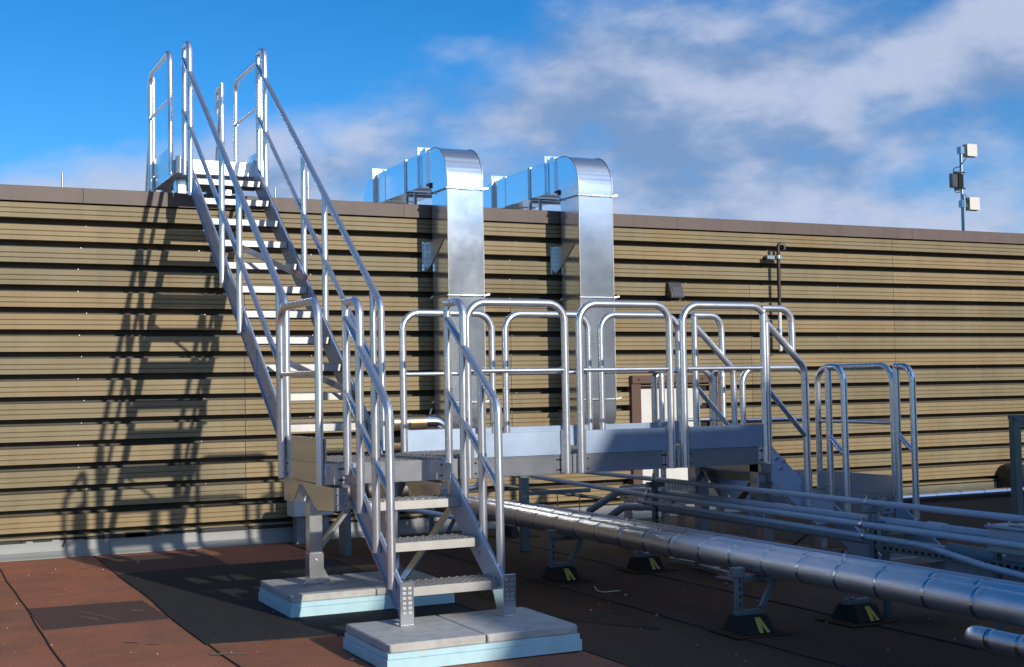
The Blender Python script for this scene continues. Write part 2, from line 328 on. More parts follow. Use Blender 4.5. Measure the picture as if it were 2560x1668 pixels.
# ------------------------------------------------------------------ the long wall
PITCH = 0.2239; G0 = 2.231
def build_wall():
    w = thing('building_wall', 'long wall of tan horizontal metal siding under a brown metal coping', 'wall', (0, YW, RZ))
    MB().box(-16, 26, YW+0.16, YW+0.30, RZ-0.2, 2.50).build('backing_sheet', M['recess'], w)
    full = [-16, -9.5, -2.9-2.2, 8.68, 17, 26]
    low = [-16, -12.2, -5.9, -0.25, 2.895, 6.312, 8.68, 14.4, 20, 26]
    mid = [-16, -9.0, -3.6, 6.30, 8.68, 15.5, 26]
    for k in range(15):
        zb = G0 - PITCH*k; h = 0.1530
        S = full if k < 3 else (mid if k == 3 else low)
        g = 0.006; d = 0.011
        prof = [(0.16, zb+0.004), (0.0, zb), (0.0, zb+h*.30-g), (d, zb+h*.30), (0.0, zb+h*.30+g), (0.0, zb+h*.62-g), (d, zb+h*.62), (0.0, zb+h*.62+g),
                (0.0, zb+h-0.003), (0.003, zb+h), (0.16, zb+h+0.002)]
        for a, b in zip(S, S[1:]):
            j = random.uniform(-.004, .004)
            mb = MB().prism([(a+0.003, YW+y, z) for y, z in prof], (b-a-0.006, 0, 0))
            mb.build('siding_plank', M['siding'], w, smooth=False)
        mb = MB()
        for a, b in zip(S, S[1:]):               # dark joint flange in the recess
            mb.box(a, b, YW+0.148, YW+0.159, zb-PITCH+h+0.004, zb-0.0005)
        mb.build('joint_flange', M['recess'], w)
    sm = MB()
    for k in range(15):
        for i in range(-2, 16):
            x = -1.92 + i*1.22 + random.uniform(-.02, .02) + (0.0 if k % 4 else .06)
            z = G0 - PITCH*k - 0.052 + random.uniform(-.004, .004)
            sm.tube([(x, YW+0.15, z), (x, YW+0.128, z)], .0050, 6)
    sm.build('screw', M['galv_dull'], w, kind='stuff')
    cs = [-16, -11, -6, -1.9, 1.565, 5.2, 9.0, 12.6, 16.2, 21, 26]
    for a, b in zip(cs, cs[1:]):
        MB().prism([(a+.002, YW-.045, 2.393), (a+.002, YW-.045, 2.540), (a+.002, YW-.035, 2.545), (a+.002, YW+.42, 2.53), (a+.002, YW+.42, 2.40),
                    (a+.002, YW+.40, 2.40), (a+.002, YW+.40, 2.515), (a+.002, YW-.03, 2.52), (a+.002, YW-.03, 2.405), (a+.002, YW-.038, 2.393)], (b-a-.004, 0, 0)).build('coping_segment', M['coping'], w, smooth=False)
    # base trim and curved flashing
    MB().box(-16, 26, YW-0.012, YW+0.16, -0.972, -0.950).build('base_trim', M['siding'], w)
    fs = [-16, -8.6, -4.9, -1.66, 1.9, 5.0, 8.3, 9.83, 12.2, 16, 26]
    for a, b in zip(fs, fs[1:]):
        tan = a > 8.0
        top = -0.985
        pr = [(YW+.02, top), (YW-.035, top-.004), (YW-.042, top-.06), (YW-.055, top-.11), (YW-.085, RZ+.03), (YW-.13, RZ+.006), (YW-.13, RZ-.004), (YW+.02, RZ-.004)]
        MB().prism([(a+.002, y, z) for y, z in pr], (b-a-.004, 0, 0)).build('base_flashing', M['flash_tan' if tan else 'flash'], w, smooth=False)
    mb = MB(); x = -4.5                                  # torn mastic bead on the flashing
    while x < 3.5:
        l = random.uniform(.05, .30); h = random.uniform(.006, .024)
        mb.box(x, x+l, YW-.043, YW-.02, -0.992-h*.5, -0.985+h*.4); x += l + random.uniform(-.02, .10)
    for (x0, x1, h) in [(-1.72, -1.20, .035), (-0.78, -0.25, .04), (-1.5, -1.3, .05), (-0.2, .5, .03)]:
        mb.box(x0, x1, YW-.046, YW-.02, -0.995-h*.3, -0.985+h*.6)
    mb.beam((-2.08, YW-.048, -0.985), (-2.11, YW-.052, -1.06), .018, .006, (0, 1, 0))
    mb.build('mastic_bead', M['caulk'], w, bevel=.004)
    # access door: brown frame, white panel
    y0 = YW-.05
    fr = MB(); fr.box(4.49, 5.80, y0-.02, YW+.10, .472, .572); fr.box(4.49, 4.622, y0, YW+.10, RZ+.05, .472); fr.box(5.655, 5.80, y0, YW+.10, RZ+.05, .472)
    f = fr.build('door_frame', M['brown'], w, bevel=.003)
    MB().box(4.622, 5.655, YW+.045, YW+.09, RZ+.06, .472).build('door_recess', M['hole'], f)
    MB().box(4.632, 5.50, YW-.004, YW+.042, RZ+.09, .405).build('door_panel', M['white_panel'], f, bevel=.003)
    MB().tube(fillet([(4.66, YW, -.50), (4.66, YW-.06, -.50), (4.66, YW-.06, -.40), (4.66, YW, -.40)], .02), .008, 8).build('handle', M['clamp'], f)
    hm = MB()
    for z in (.25, -.35, -.9): hm.tube([(5.515, YW-.01, z-.06), (5.515, YW-.01, z+.06)], .012, 8)
    split(hm, 'hinge', M['clamp'], f)
    for x in (4.58, 5.50): MB().tube([(x, y0-.02, .52), (x, y0-.028, .52)], .012, 8).build('bolt', M['hole'], f)
build_wall()

# wall fittings
v = thing('vent_hood', 'small dark bronze vent hood sticking out of the tan siding', 'vent', (5.14, YW, 1.6))
MB().prism([(5.045, YW-.005, 1.525), (5.045, YW-.005, 1.735), (5.045, YW-.05, 1.72), (5.045, YW-.115, 1.575), (5.045, YW-.115, 1.525)], (.19, 0, 0)).build('hood', M['vent'], v, bevel=.004)
MB().prism([(5.075, YW-.117, 1.535), (5.205, YW-.117, 1.535), (5.205, YW-.080, 1.66), (5.075, YW-.080, 1.66)], (0, -.008, .003)).build('flap', M['vent_front'], v)
MB().box(5.03, 5.25, YW-.018, YW+.02, 1.50, 1.524).build('sill', M['vent'], v)
p = thing('vent_pipe', 'thin dark brown vent pipe with hooked top clamped to the siding', 'pipe', (6.65, YW-.15, .9))
py = YW-.15
MB().tube(fillet([(6.655, py, 1.36), (6.655, py, 2.235), (6.735, py-.02, 2.235), (6.735, py-.02, 2.165)], .036, 8), .024, 12).build('pipe_body', M['pipe_brown'], p)
MB().tube([(6.655, py, .86), (6.655, py, 1.362)], .0245, 12).build('lower_pipe', M['white_panel'], p)
for z in (2.07, 1.13):
    cl = MB().tube([(6.655, py, z-.02), (6.655, py, z+.02)], .034, 10).build('clamp', M['clamp'], p)
    MB().box(6.50, 6.73, py+.02, py+.045, z-.025, z+.02).build('bracket', M['strut'], cl)
    MB().box(6.53, 6.57, py+.045, YW+.002, z-.02, z+.02).build('standoff', M['black'], cl)

# ------------------------------------------------------------------ rectangular ducts
def duct(x0, x1, label):
    t = thing('exhaust_duct', label, 'duct', ((x0+x1)/2, 4.83, 0), 'galvanised ducts rising over the coping')
    yf, yb, zt, zu = 4.60, 5.055, 3.165, 2.785
    def panel_box(name, z0, z1):
        return MB().box(x0, x1, yf, yb, z0, z1).build(name, M['galv'], t, bevel=.004)
    def flange_z(z):
        mb = MB(); a, o = .006, .022
        mb.box(x0-o, x1+o, yf-o, yf-.001, z-a, z+a); mb.box(x0-o, x1+o, yb+.001, yb+o, z-a, z+a)
        mb.box(x0-o, x0-.001, yf, yb, z-a, z+a); mb.box(x1+.001, x1+o, yf, yb, z-a, z+a)
        f = mb.build('flange', M['galv_dull'], t)
        MB().box((x0+x1)/2-.07, (x0+x1)/2+.09, yf-o-.006, yf-o-.001, z-.010, z+.010).build('cleat', M['clamp'], f)
        MB().beam((x1-.02, yf-o-.004, z-.003), (x1+.05, yf-o-.012, z+.012), .016, .018).build('corner_bolt', M['clamp'], f)
        MB().beam((x0-.045, yb-.03, z-.012), (x0-.026, yb-.06, z+.01), .014, .014).build('corner_bolt', M['clamp'], f)
    panel_box('riser_section', 1.484, 2.652); panel_box('riser_section', .312, 1.471)
    for x in (x0, x1):                                   # sealed lock seams down the corners
        pts = [(x+random.uniform(-.002, .002), yf+random.uniform(-.0015, .0015), .31+2.34*i/34) for i in range(35)]
        MB().tube(pts, [.0035+random.uniform(-.001, .0022) for _ in pts], 6).build('corner_seam', M['white_panel'], t)
    flange_z(2.660); flange_z(1.477); flange_z(.302)
    # bottom elbow turning into the wall
    P = [(yb, .29), (yb, .02)]
    n = 8; arc = [(yf+.26-.26*math.cos(PI/2*i/n), .16-.26*math.sin(PI/2*i/n)) for i in range(n+1)]
    poly = [(yf, .29)] + arc + [(YW+.02, -.10), (YW+.02, .18), (yb, .18), (yb, .29)]
    MB().prism([(x0, y, z) for y, z in poly], (x1-x0, 0, 0)).build('lower_elbow', M['galv'], t)
    # top elbow
    R = .40; n = 12
    arc = [(yf+R-R*math.cos(PI/2*i/n), zt-R+R*math.sin(PI/2*i/n)) for i in range(n+1)]
    poly = [(yf, 2.672)] + arc + [(5.19, zt), (5.19, zu), (5.075, zu), (yb+.005, 2.765), (yb, 2.74), (yb, 2.672)]
    e = MB().prism([(x0, y, z) for y, z in poly], (x1-x0, 0, 0)).build('top_elbow', M['galv'], t)
    for x in (x0, x1):                                   # standing seam along the elbow edge
        pts = [(x, yf-.002, 2.69)] + [(x, y-.002*math.cos(.1), z+.003) for y, z in arc] + [(x, 5.17, zt+.003)]
        MB().tube(pts, .0065, 6).build('seam', M['galv_dull'], e)
    def flange_y(y, o=.03, th=.016, m='galv_dull'):
        mb = MB(); mb.box(x0-o, x1+o, y-th, y+th, zt+.001, zt+o); mb.box(x0-o, x1+o, y-th, y+th, zu-o, zu-.001)
        mb.box(x0-o, x0-.001, y-th, y+th, zu, zt); mb.box(x1+.001, x1+o, y-th, y+th, zu, zt)
        return mb.build('flange', M[m], t)
    ys = [5.19, 5.40, 5.87, 6.62, 6.97]
    for a, b in zip(ys, ys[1:]):
        MB().box(x0, x1, a+.002, b-.002, zu, zt).build('crossover_section', M['galv'], t, bevel=.004)
    flange_y(5.205, .03, .05, 'galv'); flange_y(5.87, .010, .03); flange_y(6.60, .010, .03, 'galv'); flange_y(6.93, .035, .02)
    for y, wx in ((5.38, 1.0), (6.93, .8)):              # sheet collar standing above the duct
        MB().box(x0-.01, x0+(x1-x0)*wx+.01, y-.012, y+.012, zt+.03, zt+.075).build('collar_plate', M['galv'], t, bevel=.002)
        MB().box(x0-.045, x0-.012, y-.012, y+.012, zu, zt+.075).build('collar_plate', M['galv'], t, bevel=.002)
    n = 8; arc = [(6.97+.44*math.sin(PI/2*i/n), zt-.30+.30*math.cos(PI/2*i/n)) for i in range(n+1)]
    poly = arc + [(7.41, 2.2), (6.98, 2.2), (6.97, zu)]
    MB().prism([(x0, y, z) for y, z in poly], (x1-x0, 0, 0)).build('far_elbow', M['galv'], t)
    # wall bracket with triangular gusset
    b = MB().box(x0-.062, x0-.052, 4.70, YW, 1.80, 2.10)
    b = MB().prism([(x0-.004, 4.69, 2.12), (x0-.004, YW, 2.12), (x0-.004, YW, 1.80), (x0-.004, 5.06, 1.86)], (-.006, 0, 0)).build('wall_bracket', M['galv_dull'], t)
    MB().box(x0-.075, x0-.001, YW-.012, YW-.002, 1.79, 2.12).build('bracket_plate', M['galv'], b)
    hm = MB()
    for z in [1.83+.05*i for i in range(6)]:
        for x in (x0-.06, x0-.02): hm.box(x-.005, x+.005, YW-.015, YW-.0125, z-.005, z+.005)
    split(hm, 'bolt', M['hole'], b)
    # legs on the upper roof
    for y in (5.66, 5.93):
        MB().box(x0+.02, x0+.05, y-.015, y+.015, 2.2, zu-.03).build('leg', M['galv_dull'], t)
    MB().box(x0-.02, x1+.02, 5.07, 5.10, zu-.06, zu-.001).build('support_angle', M['black'], t)
    MB().box(x0-.02, x1+.02, 5.80, 5.84, zu-.06, zu-.026).build('support_angle', M['galv_dull'], t)
duct(1.866, 2.292, 'left galvanised rectangular duct bending over the coping behind the landing stairs')
duct(3.509, 3.951, 'right galvanised rectangular duct bending over the coping, nearer the brown vent pipe')

# ------------------------------------------------------------------ aluminium walkway system
TR = 0.0278      # handrail tube radius
DZ = -0.055      # landing deck level
def grating(mb, x0, x1, y0, y1, z, along='x', h=.026):
    L0, L1, W0, W1 = (x0, x1, y0, y1) if along == 'x' else (y0, y1, x0, x1)
    n = max(2, round((W1-W0)/.034)); step = (W1-W0)/n; per = .052; seg = max(4, int((L1-L0)/(per/2)))
    for r in range(n):
        w = W0 + step*(r+.5); ring = []
        for i in range(seg+1):
            l = L0 + (L1-L0)*i/seg; o = (.0085 if i % 2 else -.0085); tz = (.007 if (i+r) % 2 else -.002)
            ring.append([(l, w+o-.0085, z+tz), (l, w+o+.0085, z+tz*.3), (l, w+o+.0085, z-h), (l, w+o-.0085, z-h)])
        vs = [p if along == 'x' else (p[1], p[0], p[2]) for q in ring for p in q]; fs = []
        for i in range(seg):
            o = i*4
            for a, b in ((0, 1), (1, 2), (2, 3), (3, 0)): fs.append((o+a, o+b, o+4+b, o+4+a) if along != 'x' else (o+b, o+a, o+4+a, o+4+b))
        mb.add(vs, fs)
    return mb
def make_rail(parent, name, T, lx, A, zA_bot, ztop, hookdir_len, slope, zref, end, end_bot, posts, mid, midref, r=TR):
    """stair handrail in local (lx, ly, z): post A at ly=A, sloped top rail, rounded end post, hook over the top."""
    zs = lambda y: zref[1] + slope*(y-zref[0])
    top = fillet([T(lx, A-.004, zs(A-.004)), T(lx, end, zs(end)), T(lx, end-.012, end_bot)], .13, 8)
    h = MB().tube(top, r, 16).build(name, M['tube'], parent)
    yh = A - hookdir_len
    MB().tube(fillet([T(lx, A+.015, ztop), T(lx, yh, ztop), T(lx, yh-.004, zs(yh)+.01)], .12, 8), r, 16).build('hook', M['tube'], h)
    MB().tube([T(lx, A, zA_bot), T(lx, A, ztop-.01)], r, 16).build('post', M['tube'], h)
    for y, zb in posts:
        MB().tube([T(lx, y, zb), T(lx, y, zs(y)-.012)], r, 16).build('post', M['tube'], h)
    zm = lambda y: midref[1] + mid*(y-midref[0])
    MB().tube([T(lx, A-.01, zm(A-.01)), T(lx, end, zm(end))], r*.80, 12).build('mid_rail', M['tube'], h)
    wm = MB()
    for y in [A]+[q[0] for q in posts]:
        wm.tube([T(lx, y, zm(y)-.022), T(lx, y, zm(y)+.022)], r*1.12, 12, False)
    split(wm, 'weld', M['clamp'], h)
    return h
def stringer(parent, T, lx, out, pts, foot=True):
    """pts: (ly,z) outline of the web, lx: plane, out: +1/-1 outward side."""
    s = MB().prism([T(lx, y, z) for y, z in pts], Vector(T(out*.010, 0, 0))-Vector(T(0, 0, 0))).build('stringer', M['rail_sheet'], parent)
    return s
def tread(parent, T, l0, l1, yf, z, depth=.27):
    mb = MB()
    def bx(a0, a1, b0, b1, c0, c1):
        P = [T(a, b, c) for c in (c0, c1) for b in (b0, b1) for a in (a0, a1)]
        lo = [min(p[i] for p in P) for i in range(3)]; hi = [max(p[i] for p in P) for i in range(3)]
        mb.box(lo[0], hi[0], lo[1], hi[1], lo[2], hi[2])
    bx(l0, l1, yf, yf+.012, z-.062, z); bx(l0, l1, yf+depth-.012, yf+depth, z-.062, z)
    bx(l0, l0+.006, yf+.012, yf+depth-.012, z-.062, z); bx(l1-.006, l1, yf+.012, yf+depth-.012, z-.062, z)
    t = mb.build('tread', M['tread'], parent, bevel=.003)
    g = MB(); a = T(l0+.008, yf+.014, z); b = T(l1-.008, yf+depth-.014, z)
    xa, xb = sorted((a[0], b[0])); ya, yb = sorted((a[1], b[1]))
    grating(g, xa, xb, ya, yb, z+.002, 'x' if abs(T(1, 0, 0)[0]-T(0, 0, 0)[0]) > .5 else 'y')
    g.build('serrated_grip', M['tread'], t, smooth=False, kind='stuff')
    return t
def bolts(parent, pts, ax, r=.011, l=.012):
    for p in pts:
        p = Vector(p); MB().tube([p, p+Vector(ax)*l], r, 6).build('bolt', M['clamp'], parent)
def I3(x, y, z): return (x, y, z)

# --- stair from the roof up to the landing
def lower_stair():
    t = thing('access_stair', 'short three-tread aluminium stair standing on the front pair of concrete pavers', 'stairs', (-.46, -.5, -1.0))
    for yf, z in ((-.306, -.300), (-.605, -.543), (-.924, -.783)):
        tread(t, I3, -.795, -.135, yf, z)
    m = .2425/.312
    for lx, out in ((-.805, -1), (-.135, 1)):
        pts = [(0.01, -.045), (-.01, -.045), (-.98, -.045-.97*m*1.0+.02), (-1.02, -.83), (-1.02, -.985), (-.90, -.985), (-.88, -.92), (.01, -.30)]
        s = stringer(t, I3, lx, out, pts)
        sgn = out*.010
        x0, x1 = sorted((lx+sgn, lx+sgn+out*.016))
        MB().prism([(x0, -.01, -.045), (x0, -.99, -.785), (x0, -.99, -.80), (x0, -.01, -.062)], (x1-x0, 0, 0)).build('top_flange', M['sheet'], s)
        MB().prism([(x0, .01, -.287), (x0, -.88, -.905), (x0, -.88, -.920), (x0, .01, -.302)], (x1-x0, 0, 0)).build('bottom_flange', M['sheet'], s)
        MB().box(min(lx, lx+sgn)-.004, max(lx, lx+sgn)+.004, -.14, .02, -.36, -.07).build('hanger_plate', M['sheet'], s, bevel=.004)
        inn = -out
        bolts(s, [(lx-(.0 if out > 0 else 0), y, z) for y, z in ((-.25, -.34), (-.31, -.40), (-.55, -.58), (-.61, -.645), (-.86, -.80))], (inn, 0, 0))
        bolts(s, [(lx+out*.012, y, z) for y, z in ((-.08, -.12), (-.02, -.20), (-.07, -.31))], (out, 0, 0))
        # punched foot bracket
        xc = lx+out*.012
        f = MB().box(xc-.045, xc+.045, -1.052, -1.040, -1.003, -.735)
        f.box(xc-.05, xc+.05, -1.06, -.95, -1.0, -.992)
        fo = f.build('foot_bracket', M['sheet'], t, bevel=.003)
        hm = MB()
        for i in range(6):
            for j in (-1, 1): hm.box(xc+j*.018-.011, xc+j*.018+.011, -1.0545, -1.0525, -.92+i*.030-.008, -.92+i*.030+.008)
        split(hm, 'punched_hole', M['galv_dull'], fo)
        b2 = MB().prism([(xc-out*.03, -1.04, -.99), (xc-out*.03, -.92, -.99), (xc-out*.03, -.86, -.84), (xc-out*.03, -1.04, -.80)], (out*.006, 0, 0)).build('side_plate', M['sheet'], fo)
    for lx in (-.84, -.085):
        make_rail(t, 'handrail', I3, lx, 0.0, -.13, 1.055, .29, .735, (-.30, .728), -.835, -.80, [(-.27, -.37), (-.575, -.60)], .765, (.0, .43))
    return t
lower_stair()

# --- deck modules
def deck_module(name, label, x0, x1, y0, y1, z, group=None, along='x'):
    t = thing(name, label, 'platform', ((x0+x1)/2, (y0+y1)/2, z-.14), group)
    fr = MB(); h = .14; b = .035
    fr.box(x0, x1, y0, y0+.006, z-h, z); fr.box(x0, x1, y1-.006, y1, z-h, z)
    fr.box(x0, x0+.006, y0+.007, y1-.007, z-h, z); fr.box(x1-.006, x1, y0+.007, y1-.007, z-h, z)
    f = fr.build('edge_beam', M['sheet'], t)
    lip = MB(); lip.box(x0+.008, x1-.008, y0+.007, y0+.04, z-.006, z-.001); lip.box(x0+.008, x1-.008, y0-.004, y0-.0005, z-.012, z+.002)
    lip.build('edge_lip', M['sheet'], f)
    sl = MB()
    for x in (x0+.11, x1-.11):
        for zz in (z-.035, z-.110): sl.box(x-.022, x+.022, y0-.002, y0-.0006, zz-.006, zz+.006)
    for y in (y0+.12, y1-.12):
        for zz in (z-.035, z-.110): sl.box(x0-.002, x0-.0006, y-.018, y+.018, zz-.006, zz+.006)
    split(sl, 'bolt_slot', M['hole'], f)
    n = 3 if along == 'x' else 3
    for i in range(n):
        if along == 'x':
            a = y0+.012+(y1-y0-.024)*i/n; e = y0+.012+(y1-y0-.024)*(i+1)/n-.004
            g = grating(MB(), x0+.01, x1-.01, a, e, z+.003, 'x')
        else:
            a = x0+.012+(x1-x0-.024)*i/n; e = x0+.012+(x1-x0-.024)*(i+1)/n-.004
            g = grating(MB(), a, e, y0+.01, y1-.01, z+.003, 'y')
        g.build('deck_plank', M['tread'], t, smooth=False)
    return t
def toeboard(t, p, q, z, h=.174, th=.006, lean=0.0):
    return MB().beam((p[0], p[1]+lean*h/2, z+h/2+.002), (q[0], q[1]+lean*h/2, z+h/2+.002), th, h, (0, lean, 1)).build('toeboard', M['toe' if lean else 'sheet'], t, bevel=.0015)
def guard(t, p, q, ztop, zmid, zbot, rad=.14):
    """one bent-tube guard section: two posts and a rounded top in one tube, thin mid rail."""
    P, Q = Vector(p), Vector(q)
    g = MB().tube(fillet([(P.x, P.y, zbot), (P.x, P.y, ztop), (Q.x, Q.y, ztop), (Q.x, Q.y, zbot)], rad, 10), TR, 16).build('guard_rail', M['tube'], t)
    d = (Q-P).normalized()*TR*.8
    MB().tube([(P.x+d.x, P.y+d.y, zmid), (Q.x-d.x, Q.y-d.y, zmid)], .0165, 12).build('mid_rail', M['tube'], g)
    wm = MB()
    for o in (P, Q):
        s = 1 if o is P else -1
        wm.tube([(o.x+d.x*s*1.1, o.y+d.y*s*1.1, zmid), (o.x+d.x*s*1.75, o.y+d.y*s*1.75, zmid)], .021, 12)
    split(wm, 'weld', M['clamp'], g)
    return g
def leg(t, x, y, ztop, zbot, w=.10, foot=True):
    l = MB().box(x-w/2, x+w/2, y-w/2, y+w/2, zbot+.012, ztop).build('leg', M['sheet'], t, bevel=.004)
    MB().box(x-w/2-.006, x+w/2+.006, y-w/2-.006, y+w/2+.006, zbot+.013, zbot+.24).build('leg_sleeve', M['sheet'], l, bevel=.003)
    MB().box(x-w/2-.02, x+w/2+.09, y-w/2-.03, y+w/2+.03, zbot+.001, zbot+.012).build('base_plate', M['sheet'], l)
    MB().prism([(x+w/2+.006, y-.03, zbot+.013), (x+w/2+.07, y-.03, zbot+.013), (x+w/2+.006, y-.03, zbot+.14)], (0, .008, 0)).build('gusset', M['sheet'], l)
    bolts(l, [(x, y-w/2-.006, zbot+.05), (x, y-w/2-.006, zbot+.19), (x, y-w/2, ztop-.07), (x, y-w/2, ztop-.16), (x, y-w/2, ztop-.24)], (0, -1, 0), .009, .006)
    return l
def landing():
    t = deck_module('landing_platform', 'square aluminium landing between the short lower stair and the tall stair', -.99, -.015, .012, 1.085, DZ)
    toeboard(t, (-.985, .02), (-.985, 1.08), DZ)
    guard(t, (-1.015, .075), (-1.015, 1.03), 1.075, .575, -.20)
    MB().box(-.94, -.86, -.06, 1.20, -.37, -.205)
    for x in (-.90, -.12):
        cb = MB().prism([(x-.04, 1.24, -.235), (x-.04, 1.24, -.385), (x-.04, 1.0, -.385), (x-.04, .82, -.24), (x-.04, .74, -.24), (x-.04, .38, -.40), (x-.04, -.02, -.375), (x-.04, -.02, -.215), (x-.04, 1.24, -.205)], (.08, 0, 0))
        c = cb.build('cross_beam', M['sheet'], t, bevel=.003)
        MB().box(x-.05, x+.05, -.032, -.022, -.37, -.215).build('end_plate', M['sheet'], c)
        bolts(c, [(x+dx, -.032, z) for dx in (-.03, .03) for z in (-.26, -.33)], (0, -1, 0), .009, .01)
    leg(t, -.80, .93, -.20, -1.0); leg(t, -.20, .93, -.20, -1.0)
    MB().beam((-.76, .92, -.72), (-.42, .92, -.30), .03, .07, (0, 1, 0)).build('brace', M['sheet'], t, bevel=.003)
    MB().beam((-.17, .74, -.985), (.285, .80, -.44), .012, .11, (0, 1, .0)).build('brace', M['sheet'], t)
    MB().beam((.285, .80, -.44), (.33, .80, -.39), .10, .10, (0, 1, 0)).build('brace_bracket', M['galv_dull'], t)
    MB().box(-.995, -.955, .004, .044, -.196, DZ+.003).build('corner_post', M['sheet'], t, bevel=.003)
    return t
landing()
PM = 0.9144; G = .0616; WB = 1.267
def walkway():
    labs = ['first walkway section with rounded guard rails, next to the landing', 'middle section of the raised aluminium walkway with rounded guard rails', 'last walkway section at the right, above the exit steps']
    for i in range(3):
        x0 = i*PM+.004; x1 = (i+1)*PM-.004
        t = deck_module('walkway_section', labs[i], x0, x1, .012, WB-.012, DZ, 'walkway sections')
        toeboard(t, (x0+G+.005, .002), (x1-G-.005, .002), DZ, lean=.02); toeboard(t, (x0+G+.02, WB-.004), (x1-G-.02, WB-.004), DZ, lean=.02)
        for y in (-.016, WB+.016):
            guard(t, (i*PM+G, y), ((i+1)*PM-G, y), 1.067, .572, -.193 if y < 0 else -.15)
            mb = MB()
            for x in (i*PM+G+.03, (i+1)*PM-G-.03): mb.box(x-.012, x+.012, min(y, y*.2+.0) if y < 0 else WB, y if y > 0 else .001, DZ-.13, DZ+.185)
            split(mb, 'post_clip', M['sheet'], t)
    return
walkway()
def walkway_support():
    t = thing('walkway_support', 'braced aluminium support frame under the right end of the walkway', 'support frame', (2.74, .6, RZ))
    for x, y in ((2.80, .22), (2.72, 1.02)):
        l = leg(t, x, y, -.20, RZ, .095)
        MB().box(x-.10, x-.048, y-.06, y+.06, -.50, -.205).build('side_plate', M['sheet'], l, bevel=.002)
    MB().beam((2.80, .26, -.27), (2.76, .60, -.60), .012, .08, (1, 0, 0)).build('brace', M['sheet'], t)
    MB().beam((2.72, .98, -.25), (2.75, .62, -.60), .012, .08, (1, 0, 0)).build('brace', M['sheet'], t)
    MB().box(2.70, 2.83, .12, 1.14, -.275, -.20).build('cross_beam', M['sheet'], t, bevel=.003)
    return t
walkway_support()

# --- tall stair up to the coping
def tall_stair():
    t = thing('tall_stair', 'tall eleven-tread aluminium stair climbing from the landing to the top of the wall', 'stairs', (-.53, 3.0, 0))
    Y = lambda n: 1.415+.324*(n-1); Z = lambda n: DZ+.2437*n
    for n in range(1, 12): tread(t, I3, -.868, -.205, Y(n), Z(n), .275)
    m = .2437/.324
    for lx, out in ((-.872, -1), (-.20, 1)):
        zt = lambda y: Z(1)+.035+m*(y-Y(1)); zb = lambda y: zt(y)-.275
        pts = [(1.09, zt(1.09)-.02), (1.09, -.33), (1.20, -.33), (1.24, zb(1.24)), (4.98, zb(4.98)), (4.98, zt(4.98)), (4.86, zt(4.86)), (1.12, zt(1.12))]
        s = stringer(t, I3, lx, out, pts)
        xo = lx+out*.010; x0, x1 = sorted((xo, xo+out*.014))
        MB().prism([(x0, 1.20, zt(1.20)), (x0, 4.97, zt(4.97)), (x0, 4.97, zt(4.97)-.012), (x0, 1.20, zt(1.20)-.012)], (x1-x0, 0, 0)).build('top_flange', M['sheet'], s)
        MB().prism([(x0, 1.24, zb(1.24)+.012), (x0, 4.97, zb(4.97)+.012), (x0, 4.97, zb(4.97)), (x0, 1.24, zb(1.24))], (x1-x0, 0, 0)).build('bottom_flange', M['sheet'], s)
        sp0 = 2.25; x0, x1 = sorted((xo, xo+out*.008))
        MB().prism([(x0, sp0, zt(sp0)-.02), (x0, sp0+.62, zt(sp0+.62)-.02), (x0, sp0+.62, zb(sp0+.62)+.02), (x0, sp0, zb(sp0)+.02)], (x1-x0, 0, 0)).build('splice_plate', M['rail_sheet'], s)
        bolts(s, [(xo, Y(n)+d, Z(n)-.035) for n in range(1, 12) for d in (.08, .16)], (out, 0, 0), .010, .008)
        bolts(s, [(lx, Y(n)+.10, Z(n)-.03-k) for n in range(2, 12, 2) for k in (.0, .075)], (-out, 0, 0), .010, .008)
        bolts(s, [(xo+out*.008, sp0+a, zt(sp0+a)-b) for a in (.08, .30, .54) for b in (.08, .21)], (out, 0, 0), .011, .010)
    for y, z in ((2.98, 1.50), (1.55, .42)):             # diagonal ties under the treads
        MB().beam((-.80, y+.30, z+.30), (-.22, y, z-.02), .008, .06, (0, -.6, .8)).build('diagonal_tie', M['sheet'], t)
    for lx in (-.925, -.150):
        make_rail(t, 'handrail', I3, lx, 4.93, 2.70, 4.03, .27, .744, (1.33, 1.225), 1.20, -.03,
                  [(4.65, 2.45), (3.30, 1.445), (2.655, .962), (1.39, -.005)], .762, (3.35, 2.15))
    return t
tall_stair()
